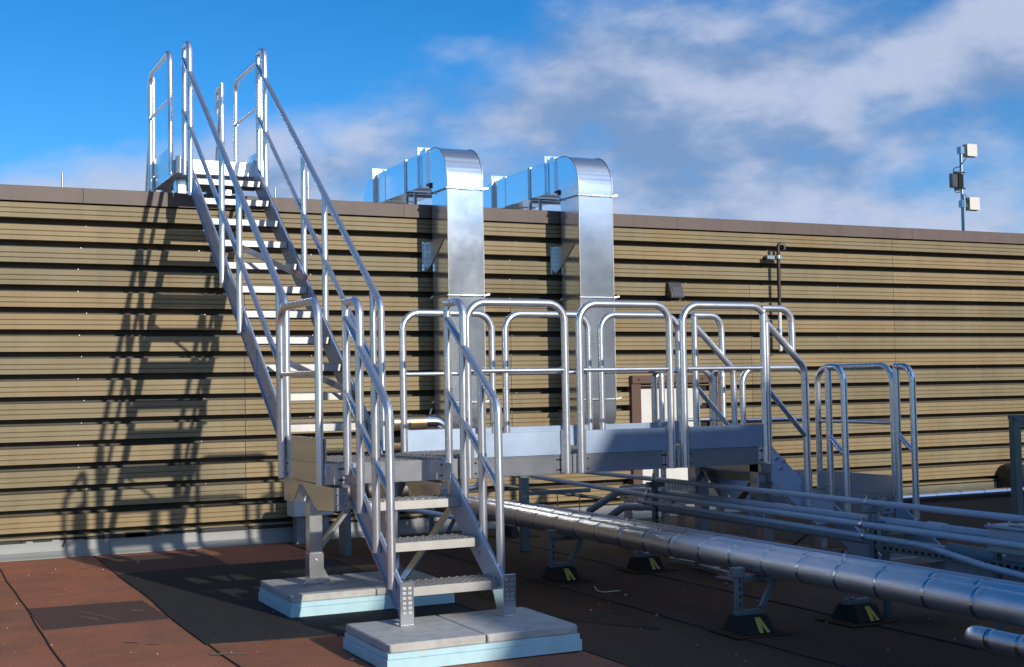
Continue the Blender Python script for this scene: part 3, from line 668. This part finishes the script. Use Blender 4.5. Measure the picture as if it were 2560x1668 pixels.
def top_platform():
    t = deck_module('coping_platform', 'small aluminium platform at the top of the tall stair, straddling the coping', -1.01, -.09, 4.99, 6.24, 2.867)
    toeboard(t, (-1.015, 5.08), (-1.015, 6.2), 2.867); toeboard(t, (-.085, 5.08), (-.085, 6.2), 2.867)
    for x in (-1.04, -.085):
        guard(t, (x, 5.075), (x, 6.20), 4.02, 3.52, 2.72)
    MB().box(-.83, -.20, 4.984, 4.989, 2.73, 2.862).build('front_beam', M['sheet'], t)
    for x, o in ((-1.01, 1), (-.085, -1)):
        MB().box(min(x, x+o*.06), max(x, x+o*.06), 4.965, 4.985, 2.72, 2.90).build('corner_bracket', M['sheet'], t, bevel=.003)
    for x in (-.90, -.42):
        MB().box(x-.05, x+.05, 5.25, 5.40, 2.548, 2.725).build('leg', M['sheet'], t)
        MB().box(x-.05, x+.05, 6.0, 6.1, 2.1, 2.725).build('leg', M['sheet'], t)
    for x in (-1.0, -.225):
        h = MB().tube(fillet([(x, 6.27, 3.98), (x, 6.48, 3.98), (x, 6.52, 3.70)], .09, 7), TR, 14).build('far_hook', M['tube'], t)
        MB().tube([(x, 6.27, 2.70), (x, 6.27, 4.0)], TR, 14).build('post', M['tube'], h)
        MB().tube([(x, 6.28, 3.86), (x, 6.72, 2.62)], TR, 14).build('sloped_rail', M['tube'], h)
        MB().tube([(x, 6.28, 3.30), (x, 6.52, 2.62)], TR*.8, 14).build('mid_rail', M['tube'], h)
        MB().tube([(x, 6.74, 2.2), (x, 6.74, 2.64)], TR, 14).build('post', M['tube'], h)
    return t
top_platform()

# --- steps and platform at the right end
EZ = -.54
def T_exit(lx, ly, z): return (2.745-ly, lx, z)             # ascends towards -X
def exit_steps():
    t = thing('exit_steps', 'short aluminium steps dropping from the walkway end to the low right platform', 'stairs', (3.0, .5, RZ))
    tread(t, T_exit, .06, .93, -.30, -.300)
    for lx, out in ((.05, -1), (.94, 1)):
        pts = [(0, -.05), (-.36, -.40), (-.60, -.56), (-.60, -.70), (-.44, -.72), (0, -.34)]
        s = MB().prism([T_exit(lx, y, z) for y, z in pts], (0, out*.010, 0)).build('stringer', M['rail_sheet'], t)
        bolts(s, [T_exit(lx+out*.012, y, z) for y, z in ((-.05, -.16), (-.09, -.24), (-.12, -.18), (-.48, -.60), (-.54, -.62))], (0, out, 0), .012, .012)
    for lx in (-.016, .975):
        make_rail(t, 'handrail', T_exit, lx, .09, -.18, 1.05, .28, .98, (-.23, .652), -.305, -.55, [], 1.06, (.02, .361))
exit_steps()
def exit_platform():
    t = deck_module('exit_platform', 'low aluminium platform with guard rails at the right end of the walkway', 3.30, 4.14, .15, 1.25, EZ, along='y')
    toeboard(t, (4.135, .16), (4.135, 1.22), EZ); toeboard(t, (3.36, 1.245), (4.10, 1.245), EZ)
    guard(t, (4.155, .19), (4.155, 1.20), .585, .09, EZ-.12)
    guard(t, (3.36, 1.275), (4.08, 1.275), .590, .115, EZ-.12)
    for x, y in ((3.36, .2), (4.08, .2), (3.36, 1.2), (4.08, 1.2)):
        MB().box(x-.03, x+.03, y-.03, y+.03, RZ, EZ-.14).build('leg', M['sheet'], t)
    for x in (3.36, 4.08): MB().beam((x, .22, EZ-.20), (x, .85, RZ+.06), .008, .05, (1, 0, 0)).build('brace', M['sheet'], t)
    return t
exit_platform()
def front_steps():
    t = thing('ground_steps', 'low steps with two railings leading off the right platform toward the conduits', 'stairs', (3.8, -.1, RZ))
    for yf, z in ((-.14, -.76), (-.42, -.97)): tread(t, I3, 3.46, 4.10, yf, z, .26)
    for lx, out in ((3.45, -1), (4.11, 1)):
        MB().prism([(lx, .14, -.56), (lx, -.46, -.96), (lx, -.46, RZ), (lx, -.34, RZ), (lx, .14, -.80)], (out*.010, 0, 0)).build('stringer', M['rail_sheet'], t)
    for lx in (3.42, 4.155):
        h = MB().tube(fillet([(lx, .155, .575), (lx, -.055, .575), (lx, -.06, -.72)], .12, 9), TR, 16).build('handrail', M['tube'], t)
        MB().tube([(lx, .14, -.66), (lx, .14, .57)], TR, 16).build('post', M['tube'], h)
        MB().tube([(lx, .14, -.005), (lx, -.055, -.155)], TR*.8, 12).build('mid_rail', M['tube'], h)
front_steps()
def door_platform():
    t = deck_module('door_platform', 'low platform with guard rails standing before the brown framed door', 2.87, 3.60, 1.88, 2.70, EZ, along='y')
    for x in (2.885, 3.575): guard(t, (x, 1.90), (x, 2.03), .585, .11, EZ-.1, .06)
    guard(t, (2.90, 2.06), (3.56, 2.06), .59, .11, EZ-.1)
    for x, y in ((2.93, 1.95), (3.55, 1.95), (2.93, 2.64), (3.55, 2.64)):
        MB().box(x-.03, x+.03, y-.03, y+.03, RZ, EZ-.14).build('leg', M['sheet'], t)
door_platform()

# ------------------------------------------------------------------ concrete pavers on foam
def pads(x0, xm, x1, y0, y1, tag_, where, foam_label):
    for a, b, s in ((x0, xm-.003, 'left'), (xm+.003, x1, 'right')):
        j = random.uniform(-.004, .004)
        ring = []
        for (xa, ya, xb, yb) in ((a, y0+j, b, y0+j), (b, y0+j, b, y1+j), (b, y1+j, a, y1+j), (a, y1+j, a, y0+j)):
            for i in range(14):
                u = i/14; cx = random.uniform(-.0015, .0015) - (.012 if i == 0 and random.random() < .6 else 0)*(1 if xa > (a+b)/2 else -1)
                ring.append((xa+(xb-xa)*u+cx, ya+(yb-ya)*u+random.uniform(-.0015, .0015), -1.052))
        tag(MB().prism(ring, (0, 0, .052)).build('concrete_paver', M['concrete'], bevel=.007), s+' grey concrete paver '+where, 'paver', 'concrete pavers under the stair feet')
    f = thing('foam_board', foam_label, 'foam board', ((x0+x1)/2, (y0+y1)/2, RZ), 'foam boards under the pavers')
    for k, (z0, z1, o) in enumerate(((-1.086, -1.0525, .004), (RZ+.001, -1.087, .012))):
        mb = MB(); n = 16; ring = []
        for (xa, ya, xb, yb) in ((x0-o, y0-o, x1+o, y0-o), (x1+o, y0-o, x1+o, y1+o), (x1+o, y1+o, x0-o, y1+o), (x0-o, y1+o, x0-o, y0-o)):
            for i in range(n):
                u = i/n; ring.append((xa+(xb-xa)*u+random.uniform(-.002, .002), ya+(yb-ya)*u+random.uniform(-.002, .002)))
        mb.prism([(x, y, z0) for x, y in ring], (0, 0, z1-z0)).build('foam_layer', M['foam'], f, bevel=.002, smooth=False)
pads(-1.12, -.51, .11, -1.54, -.765, 'front', 'under the foot of the lower stair', 'pale blue foam boards under the front pair of pavers')
pads(-1.10, -.465, .135, .50, 1.37, 'rear', 'under the landing legs', 'pale blue foam boards under the rear pair of pavers')

# ------------------------------------------------------------------ insulated pipes
def pipe_along_y(name, label, x, z, r, y0, y1, step, cat, group=None, m='jacket', first=0.0):
    t = thing(name, label, cat, (x, (y0+y1)/2, z), group)
    ys = [y1]; y = y1-first-step*.5
    while y > y0: ys.append(y); y -= step*random.uniform(.94, 1.06)
    ys.append(y0)
    for a, b in zip(ys, ys[1:]):
        dx = random.uniform(-.0015, .0015)
        MB().tube([(x+dx, a, z), (x+dx, b+.001, z)], r+random.uniform(-.001, .001), 36).build('jacket_section', M[m], t)
        MB().tube([(x, b+.011, z), (x, b-.011, z)], r+.0035, 36).build('band', M['band'], t)
    return t
P1 = pipe_along_y('insulated_pipe', 'thick silver insulated pipe in front, running toward the camera at right', 1.42, -.705, .084, -7.5, 4.95, .36, 'pipe', 'silver insulated pipes')
P2 = pipe_along_y('insulated_pipe', 'rear silver insulated pipe, partly hidden behind the front one', 1.66, -.712, .078, -7.5, 4.95, .36, 'pipe', 'silver insulated pipes', first=.15)
t = thing('drain_pipe', 'small silver jacketed pipe with an elbow below the thick insulated pipe', 'pipe', (1.0, -4.2, -.77))
MB().tube([(1.0, -3.98, -.772), (1.0, -7.5, -.772)], .046, 28).build('jacket_section', M['jacket'], t)
MB().tube(fillet([(1.0, -3.97, -.772), (1.0, -3.84, -.772), (1.16, -3.82, -.84), (1.40, -3.80, -.90)], .075, 7), .048, 28).build('elbow', M['jacket'], t)
for y in (-3.98, -4.16, -4.5, -4.9): MB().tube([(1.0, y, -.772), (1.0, y-.02, -.772)], .0495, 28).build('band', M['band'], t)
t = thing('wall_pipe', 'blue-gleaming silver insulated pipe lying along the foot of the wall', 'pipe', (9, 4.7, -1.2))
ys = [7.6+.42*i for i in range(14)]
for a, b in zip(ys, ys[1:]):
    MB().tube([(a, 4.72, -1.085), (b-.001, 4.72, -1.085)], .055, 24).build('jacket_section', M['smooth_jacket'], t)
    MB().tube([(b-.012, 4.72, -1.085), (b+.008, 4.72, -1.085)], .058, 24).build('band', M['band'], t)
t = thing('elbow_pipe', 'stubby silver and brown insulated pipe elbow beside the left duct', 'pipe', (1.5, 4.7, 0))
MB().tube([(1.25, 4.76, .090), (1.62, 4.74, .090)], .082, 28).build('jacket_section', M['jacket_tan'], t)
MB().tube(fillet([(1.62, 4.74, .090), (1.84, 4.73, .090), (1.86, 4.73, -.60)], .13, 8), .080, 28).build('elbow', M['smooth_jacket'], t)
MB().tube([(1.26, 4.76, .090), (1.262, 5.1, .090)], .079, 24).build('tail_section', M['jacket'], t)
for x in (1.42, 1.62): MB().tube([(x-.01, 4.75, .090), (x+.01, 4.75, .090)], .0845, 28).build('band', M['band'], t)
MB().tube([(1.66, 4.70, .172), (1.68, 4.69, .235)], .012, 8).build('pin', M['clamp'], t)

# ------------------------------------------------------------------ rubber footed supports
def support(x, y, label, kind):
    t = thing('pipe_support', label, 'pipe support', (x, y, RZ), 'black rubber pipe supports with yellow marks')
    w, d, h = .115, .14, .108
    mb = MB(); z0, z1 = RZ+.006, RZ+.006+h
    lo = [(x-w, y-d, z0), (x+w, y-d, z0), (x+w, y+d, z0), (x-w, y+d, z0)]; k = .80
    hi = [(x+(p[0]-x)*k, y+(p[1]-y)*.62, z1) for p in lo]
    mb.add(lo+hi, [(3, 2, 1, 0), (4, 5, 6, 7), (0, 1, 5, 4), (1, 2, 6, 5), (2, 3, 7, 6), (3, 0, 4, 7)])
    b = mb.build('rubber_block', M['rubber'], t, bevel=.006)
    MB().box(x-w-.09, x+w+.09, y-d-.05, y+d+.05, RZ+.0005, RZ+.006).build('protection_pad', M['moss'], t)
    def stripe(u0, u1, v0, v1, sh):
        P = []
        for (u, vv) in ((u0, v0), (u1, v0), (u1+sh, v1), (u0+sh, v1)):
            yy = y-d+(d-d*.62)*vv; P.append((x+u, yy-.0035, z0+h*vv+.001))
        return P
    mk = MB(); mk.prism(stripe(-.012, .018, .08, .93, -.010), (0, -.002, .001)); mk.prism(stripe(.040, .066, .08, .93, -.048), (0, -.002, .001))
    split(mk, 'reflective_mark', M['yellow'], b, smooth=False)
    MB().box(x-.105, x+.105, y-.03, y+.03, z1, z1+.03).build('base_channel', M['strut'], t, bevel=.002)
    if kind == 'pipe':
        MB().box(x-.105, x-.062, y-.030, y+.012, z1+.03, -.80).build('strut_post', M['strut'], t, bevel=.003)
        MB().box(x-.125, x-.045, y-.04, y+.03, -.80, -.735).build('saddle', M['strut'], t, bevel=.003)
        MB().beam((x+.09, y-.01, z1+.035), (x+.23, y+.02, -.80), .038, .030, (0, 1, 0)).build('brace', M['strut'], t, bevel=.003)
        MB().box(x-.10, x+.42, y-.022, y+.022, -.828, -.797).build('cross_channel', M['strut'], t, bevel=.003)
        sl = MB()
        for i in range(4): sl.box(x-.088, x-.078, y-.0325, y-.0305, z1+.06+i*.05, z1+.085+i*.05)
        split(sl, 'slot', M['hole'], t)
        MB().box(x-.06, x+.02, y-.012, y-.002, -.905, -.890).build('tab', M['clamp'], t)
    else:
        MB().prism([(x-.12, y-.028, z1+.03), (x-.02, y-.028, z1+.03), (x-.12, y-.028, z1+.085)], (0, .005, 0)).build('angle_fitting', M['strut'], t)
        bolts(t, [(x-.12, y-.03, z1+.045), (x-.07, y-.03, z1+.042)], (0, -1, 0), .009, .02)
    t.rotation_euler.z = math.radians(random.uniform(-4, 4))
    return t
support(1.36, 1.09, 'black rubber support with post and brace, beneath the front pipe by the pavers', 'pipe')
support(1.34, -1.57, 'black rubber support with post and brace, nearest the camera under the front pipe', 'pipe')
support(2.28, 1.26, 'low black rubber support with a small angle fitting, middle of the row behind the pipes', 'low')
support(2.20, -1.60, 'low black rubber support at right behind the thick pipe', 'low')
support(2.44, 4.22, 'low black rubber support far back under the walkway near the wall', 'low')
support(1.36, 3.75, 'black rubber support with post, far back below the pipes in the shade', 'pipe')

# ------------------------------------------------------------------ conduits
def conduit(name, label, pts, r, rad=.25, couplings=(), clamps=(), m='conduit', cm='clamp'):
    t = thing(name, label, 'conduit', pts[0], 'grey electrical conduits')
    MB().tube(fillet(pts, rad, 10), r, 16).build('conduit_run', M[m], t)
    for p, q in couplings: MB().tube([p, q], r*1.22, 16).build('coupling', M[m], t)
    for p in clamps:
        c = MB().tube([(p[0], p[1]-.014, p[2]), (p[0], p[1]+.014, p[2])], r*1.3, 14).build('clamp', M[cm], t)
        MB().box(p[0]-.008, p[0]+.008, p[1]-.01, p[1]+.01, p[2]+r, p[2]+r+.03).build('bolt', M[cm], c)
    return t
CX = 2.40
conduit('conduit', 'topmost grey conduit crossing under the walkway above the strut posts', [(CX, 4.6, -.372), (CX, -6, -.388)], .021, couplings=[((CX, .55, -.378), (CX, .47, -.378))], clamps=[(CX, 1.29, -.377), (CX, -1.50, -.381)])
conduit('conduit', 'thickest grey conduit ending in the grey junction box', [(2.47, 2.6, -.76), (2.46, 2.02, -.54), (2.46, 1.55, -.50), (2.46, -2.60, -.515)], .034, .35, couplings=[((2.46, -.40, -.509), (2.46, -.55, -.509)), ((2.46, -2.02, -.513), (2.46, -2.17, -.513))], clamps=[(2.46, -1.56, -.511)])
conduit('conduit', 'grey conduit held by the upper clamp on the strut post', [(2.335, 4.6, -.45), (2.335, 1.4, -.513), (2.335, -6, -.549)], .022, couplings=[((2.335, .45, -.522), (2.335, .37, -.522))], clamps=[(2.335, 1.29, -.515), (2.335, -1.52, -.530)])
conduit('conduit', 'grey conduit that bends down toward the right edge', [(2.335, 1.45, -.575), (2.335, -2.10, -.612), (2.20, -2.75, -.66), (2.0, -5.0, -.80)], .021, .9, couplings=[((2.335, .95, -.58), (2.335, .89, -.58))], clamps=[(2.335, 1.33, -.577), (2.335, -1.54, -.606)])
conduit('conduit', 'grey conduit running close behind the silver pipes', [(2.0, 3.55, -.80), (2.0, 3.35, -.70), (2.0, -3.4, -.705), (2.0, -6, -.705)], .022, .15, clamps=[(2.0, 1.05, -.705), (2.0, -1.75, -.705)])
conduit('conduit', 'thick grey conduit low behind the others, curving up from the roof', [(2.60, 2.75, -.95), (2.60, 2.15, -.69), (2.60, 1.6, -.655), (2.60, -6, -.70)], .036, .4)
conduit('conduit', 'grey plastic pipe bending beneath the landing stair', [(1.26, 2.5, -.36), (1.26, 2.5, -.475), (1.0, 2.6, -.475)], .022, .08, m='white_pipe')
conduit('conduit', 'pale curved pipe low behind the access stair', [(.45, 3.1, -.66), (.80, 3.0, -.69), (1.30, 2.9, -.80), (1.9, 2.9, -.83)], .024, .25, m='white_pipe')
conduit('gas_line', 'dark threaded gas line with fittings under the walkway', [(2.40, 4.55, -.95), (2.44, 4.5, -.625), (3.75, 4.5, -.845)], .019, .02, couplings=[((3.04, 4.5, -.726), (3.10, 4.5, -.736)), ((3.22, 4.5, -.757), (3.27, 4.5, -.765)), ((3.40, 4.5, -.787), (3.44, 4.5, -.794))], m='gas', cm='strut')
def strut_stand(y, label):
    t = thing('strut_stand', label, 'strut stand', (CX, y, RZ), 'strut posts carrying the conduits')
    z1 = RZ+.144
    MB().box(CX-.025, CX+.020, y-.022, y+.022, z1, -.445).build('strut_post', M['strut'], t, bevel=.003)
    MB().box(CX-.075, CX+.085, y-.03, y+.03, -.444, -.400).build('cap_channel', M['strut'], t, bevel=.003)
    sl = MB()
    for i in range(7): sl.box(CX-.010, CX+.006, y-.0245, y-.0225, z1+.05+i*.06, z1+.085+i*.06)
    split(sl, 'slot', M['hole'], t)
    return t
strut_stand(1.27, 'strut post with dark cap behind the pipes, under the walkway end')
strut_stand(-1.55, 'strut post at right where the conduits are clamped, near the junction box')
t = thing('strut_post', 'lone grey strut post with a side arm under the first walkway section', 'strut stand', (1.964, 3.0, RZ))
MB().box(1.92, 2.0, 2.96, 3.04, RZ, -.42).build('post', M['strut'], t, bevel=.003)
MB().box(1.90, 2.02, 2.95, 3.05, -.44, -.36).build('cap', M['strut'], t, bevel=.003)
MB().box(2.0, 2.7, 2.98, 3.02, -.615, -.575).build('side_arm', M['strut'], t, bevel=.003)
for x in (2.33, 2.58): MB().tube([(x, 3.0, -.62), (x, 3.0, -.80)], .006, 6).build('rod', M['clamp'], t)
def strut_frame():
    t = thing('strut_rack', 'perforated strut frame with grey panels carrying the junction box', 'strut frame', (2.40, -2.9, RZ))
    for z, x in ((-.672, 2.37), (-.555, 2.52)):
        rl = MB().box(x, x+.035, -6, -1.60, z-.024, z+.024).build('strut_rail', M['strut'], t, bevel=.002)
        sl = MB(); y = -1.68
        while y > -4.2: sl.box(x-.0012, x-.0002, y-.028, y+.0, z-.009, z+.009); y -= .060
        split(sl, 'slot', M['hole'], rl)
    for y in (-1.62, -2.62, -3.6): MB().box(2.42, 2.46, y-.02, y+.02, RZ, -.50).build('strut_post', M['strut'], t, bevel=.002)
    for y0, y1, z0, z1 in ((-2.58, -2.15, -.86, -.60), (-3.4, -2.66, -.78, -.575)):
        MB().box(2.47, 2.50, y0, y1, z0, z1).build('back_panel', M['box'], t, bevel=.003)
    MB().box(2.47, 2.9, -2.2, -1.7, -.90, -.86).build('base_board', M['moss'], t)
    return t
strut_frame()
t = thing('junction_box', 'pale grey plastic junction box with screwed lid at the right edge', 'junction box', (2.46, -2.9, -.5))
MB().box(2.37, 2.56, -3.25, -2.60, -.605, -.455).build('box_body', M['box'], t, bevel=.012)
MB().box(2.362, 2.568, -3.26, -2.59, -.455, -.437).build('lid', M['box'], t, bevel=.008)
MB().box(2.40, 2.53, -3.1, -2.75, -.437, -.425).build('lid_ridge', M['box'], t, bevel=.006)
bolts(t, [(x, y, -.437) for x in (2.38, 2.55) for y in (-2.62, -2.9, -3.22)], (0, 0, 1), .010, .010)

# loose struts and boards on the roof behind the pipes
for (p, q, w, lab) in (((2.69, 1.50), (2.70, 1.08), .045, 'short grey strut lying on the roof behind the pipes, farther one'), ((2.65, .95), (2.58, .42), .045, 'short grey strut lying on the roof behind the pipes, nearer one')):
    tag(MB().beam((p[0], p[1], RZ+.035), (q[0], q[1], RZ+.035), w, .04).build('strut_offcut', M['galv_dull'], bevel=.003), lab, 'strut', 'struts lying on the roof')
tag(MB().obox((2.66, .36, RZ+.010), (.16, .02, 0), (-.02, .16, 0), (0, 0, .009)).build('foam_offcut', M['pink']), 'flat pinkish board on the roof behind the front pipe post', 'board')
t = thing('floor_box', 'white box unit at the wall foot behind the landing leg', 'box', (.5, 4.95, RZ))
MB().box(.15, .60, 4.80, 5.05, -.87, -.60).build('casing', M['white_panel'], t, bevel=.01)
MB().box(.20, .55, 4.85, 5.0, RZ, -.87).build('plinth', M['galv_dull'], t)
t = thing('roof_drum', 'dark rounded equipment drum on the roof under the landing', 'equipment', (.55, 3.6, RZ))
MB().tube([(.25, 3.7, -.55), (.95, 3.7, -.55)], [.20, .20], 24).build('drum_body', M['vent'], t, bevel=.01)
for x in (.35, .85): MB().box(x-.03, x+.03, 3.6, 3.8, RZ, -.72).build('leg', M['strut'], t)

# ------------------------------------------------------------------ right edge
t = thing('steel_frame', 'grey-green steel frame with a square corner at the right edge', 'frame', (6.0, .6, RZ))
MB().box(5.965, 6.045, .56, .64, RZ, .062).build('upright', M['frame_green'], t, bevel=.004)
MB().box(7.80, 7.88, .56, .64, RZ, .062).build('upright', M['frame_green'], t, bevel=.004)
MB().box(5.960, 7.885, .555, .645, .064, .107).build('top_bar', M['frame_green'], t, bevel=.003)
MB().box(6.047, 7.798, .57, .63, -.003, .060).build('cross_bar', M['frame_green'], t, bevel=.003)
t = thing('fan_hood', 'black rounded fan hood at the foot of the wall behind the grey-green frame', 'vent hood', (10.6, 5.0, RZ))
poly = [(10.41, 4.85, RZ+.02)] + [(10.62+.19*math.cos(a), 4.85, -.93+.19*math.sin(a)) for a in [PI*(1-i/10) for i in range(11)]] + [(10.83, 4.85, RZ+.02)]
MB().prism(poly, (0, .30, 0)).build('hood', M['black'], t)
MB().box(10.33, 10.9, 4.80, 5.16, RZ+.001, RZ+.02).build('hood_base', M['black'], t)
bolts(t, [(10.47, 4.85, RZ+.05)], (0, -1, 0), .012, .008)

# ------------------------------------------------------------------ things above the coping
t = thing('antenna_mast', 'slim mast with two beige panel antennas and a dark radio box above the coping', 'antenna', (12.75, 8, 2.0))
MB().tube([(12.75, 8, 2.0), (12.745, 8, 4.40)], .028, 12).build('pole', M['mast'], t)
for x0, z0, z1 in ((12.85, 4.25, 4.46), (12.87, 3.335, 3.55)):
    a = MB().box(x0, x0+.225, 7.95, 7.985, z0, z1).build('panel_antenna', M['antenna'], t, bevel=.004)
    MB().box(x0-.022, x0+.20, 7.987, 8.03, z0-.012, z1-.01).build('antenna_back', M['ant_back'], a)
    MB().box(12.74, x0+.02, 8.0, 8.04, (z0+z1)/2-.05, (z0+z1)/2-.02).build('mount_arm', M['mast'], a)
    MB().box(12.71, 12.79, 7.96, 8.05, (z0+z1)/2-.07, (z0+z1)/2+.05).build('pole_clamp', M['mast'], a)
b = MB().box(12.47, 12.62, 7.94, 8.02, 3.69, 3.935).build('radio_box', M['vent_front'], t, bevel=.02)
fm = MB()
for i in range(6): fm.box(12.622+i*.018, 12.630+i*.018, 7.93, 8.05, 3.70, 3.93)
fm.box(12.62, 12.72, 7.99, 8.04, 3.66, 3.98); split(fm, 'heat_sink_fin', M['black'], b)
MB().box(12.60, 12.80, 7.97, 8.03, 3.95, 3.975).build('bracket', M['black'], b); MB().box(12.60, 12.80, 7.97, 8.03, 3.68, 3.705).build('bracket', M['black'], b)
for pts in ([(12.54, 7.97, 3.94), (12.53, 7.96, 4.02), (12.66, 7.96, 4.05), (12.78, 7.96, 4.16), (12.87, 7.97, 4.26)], [(12.55, 7.97, 3.69), (12.55, 7.96, 3.61), (12.66, 7.96, 3.62)],
            [(12.66, 7.98, 3.68), (12.74, 7.96, 3.56), (12.73, 7.96, 3.2), (12.735, 7.97, 2.4)], [(12.78, 7.98, 3.60), (12.84, 7.96, 3.52), (12.87, 7.98, 3.45)], [(12.72, 7.97, 4.3), (12.715, 7.97, 4.0)]):
    MB().tube(fillet(pts, .04, 5), .008, 6).build('cable', M['black'], t)
for x, zt, lab, knob in ((-1.774, 3.15, 'thin pale rod above the coping at far left', 0), (.865, 3.10, 'shorter thin rod above the coping, right of the tall stair', 0), (1.307, 3.335, 'taller thin rod with a collar above the coping, right of the tall stair', 1)):
    t = thing('vent_rod', lab, 'rod', (x, 8, 2.0), 'thin rods above the coping')
    MB().tube([(x, 8, 2.0), (x, 8, zt)], .014, 10).build('rod', M['clamp'], t)
    if knob: MB().tube([(x, 8, zt-.22), (x, 8, zt-.205)], .034, 10).build('collar', M['clamp'], t)
    else: MB().tube([(x, 8, zt-.012), (x, 8, zt)], .017, 10).build('cap', M['clamp'], t)

# ------------------------------------------------------------------ unseen blocks added behind the camera, stepped to shade the right of the roof
pb = MB(); D = -12.0; kz = .33; kx = .21
for xa, xb, z0 in ((.10, 1.25, -.25), (1.25, 2.75, .15), (2.75, 30, .66)):
    pb.box(xa+kx*-D, xb+kx*-D, D-8, D, RZ-.01, z0+kz*-D)
pb.box(-60, 2.0, -38, -32, RZ-.01, 1.3)  # low far block, added unseen for the metal to reflect
pb.build('unseen_blocks', M['block_grey'], kind='structure')
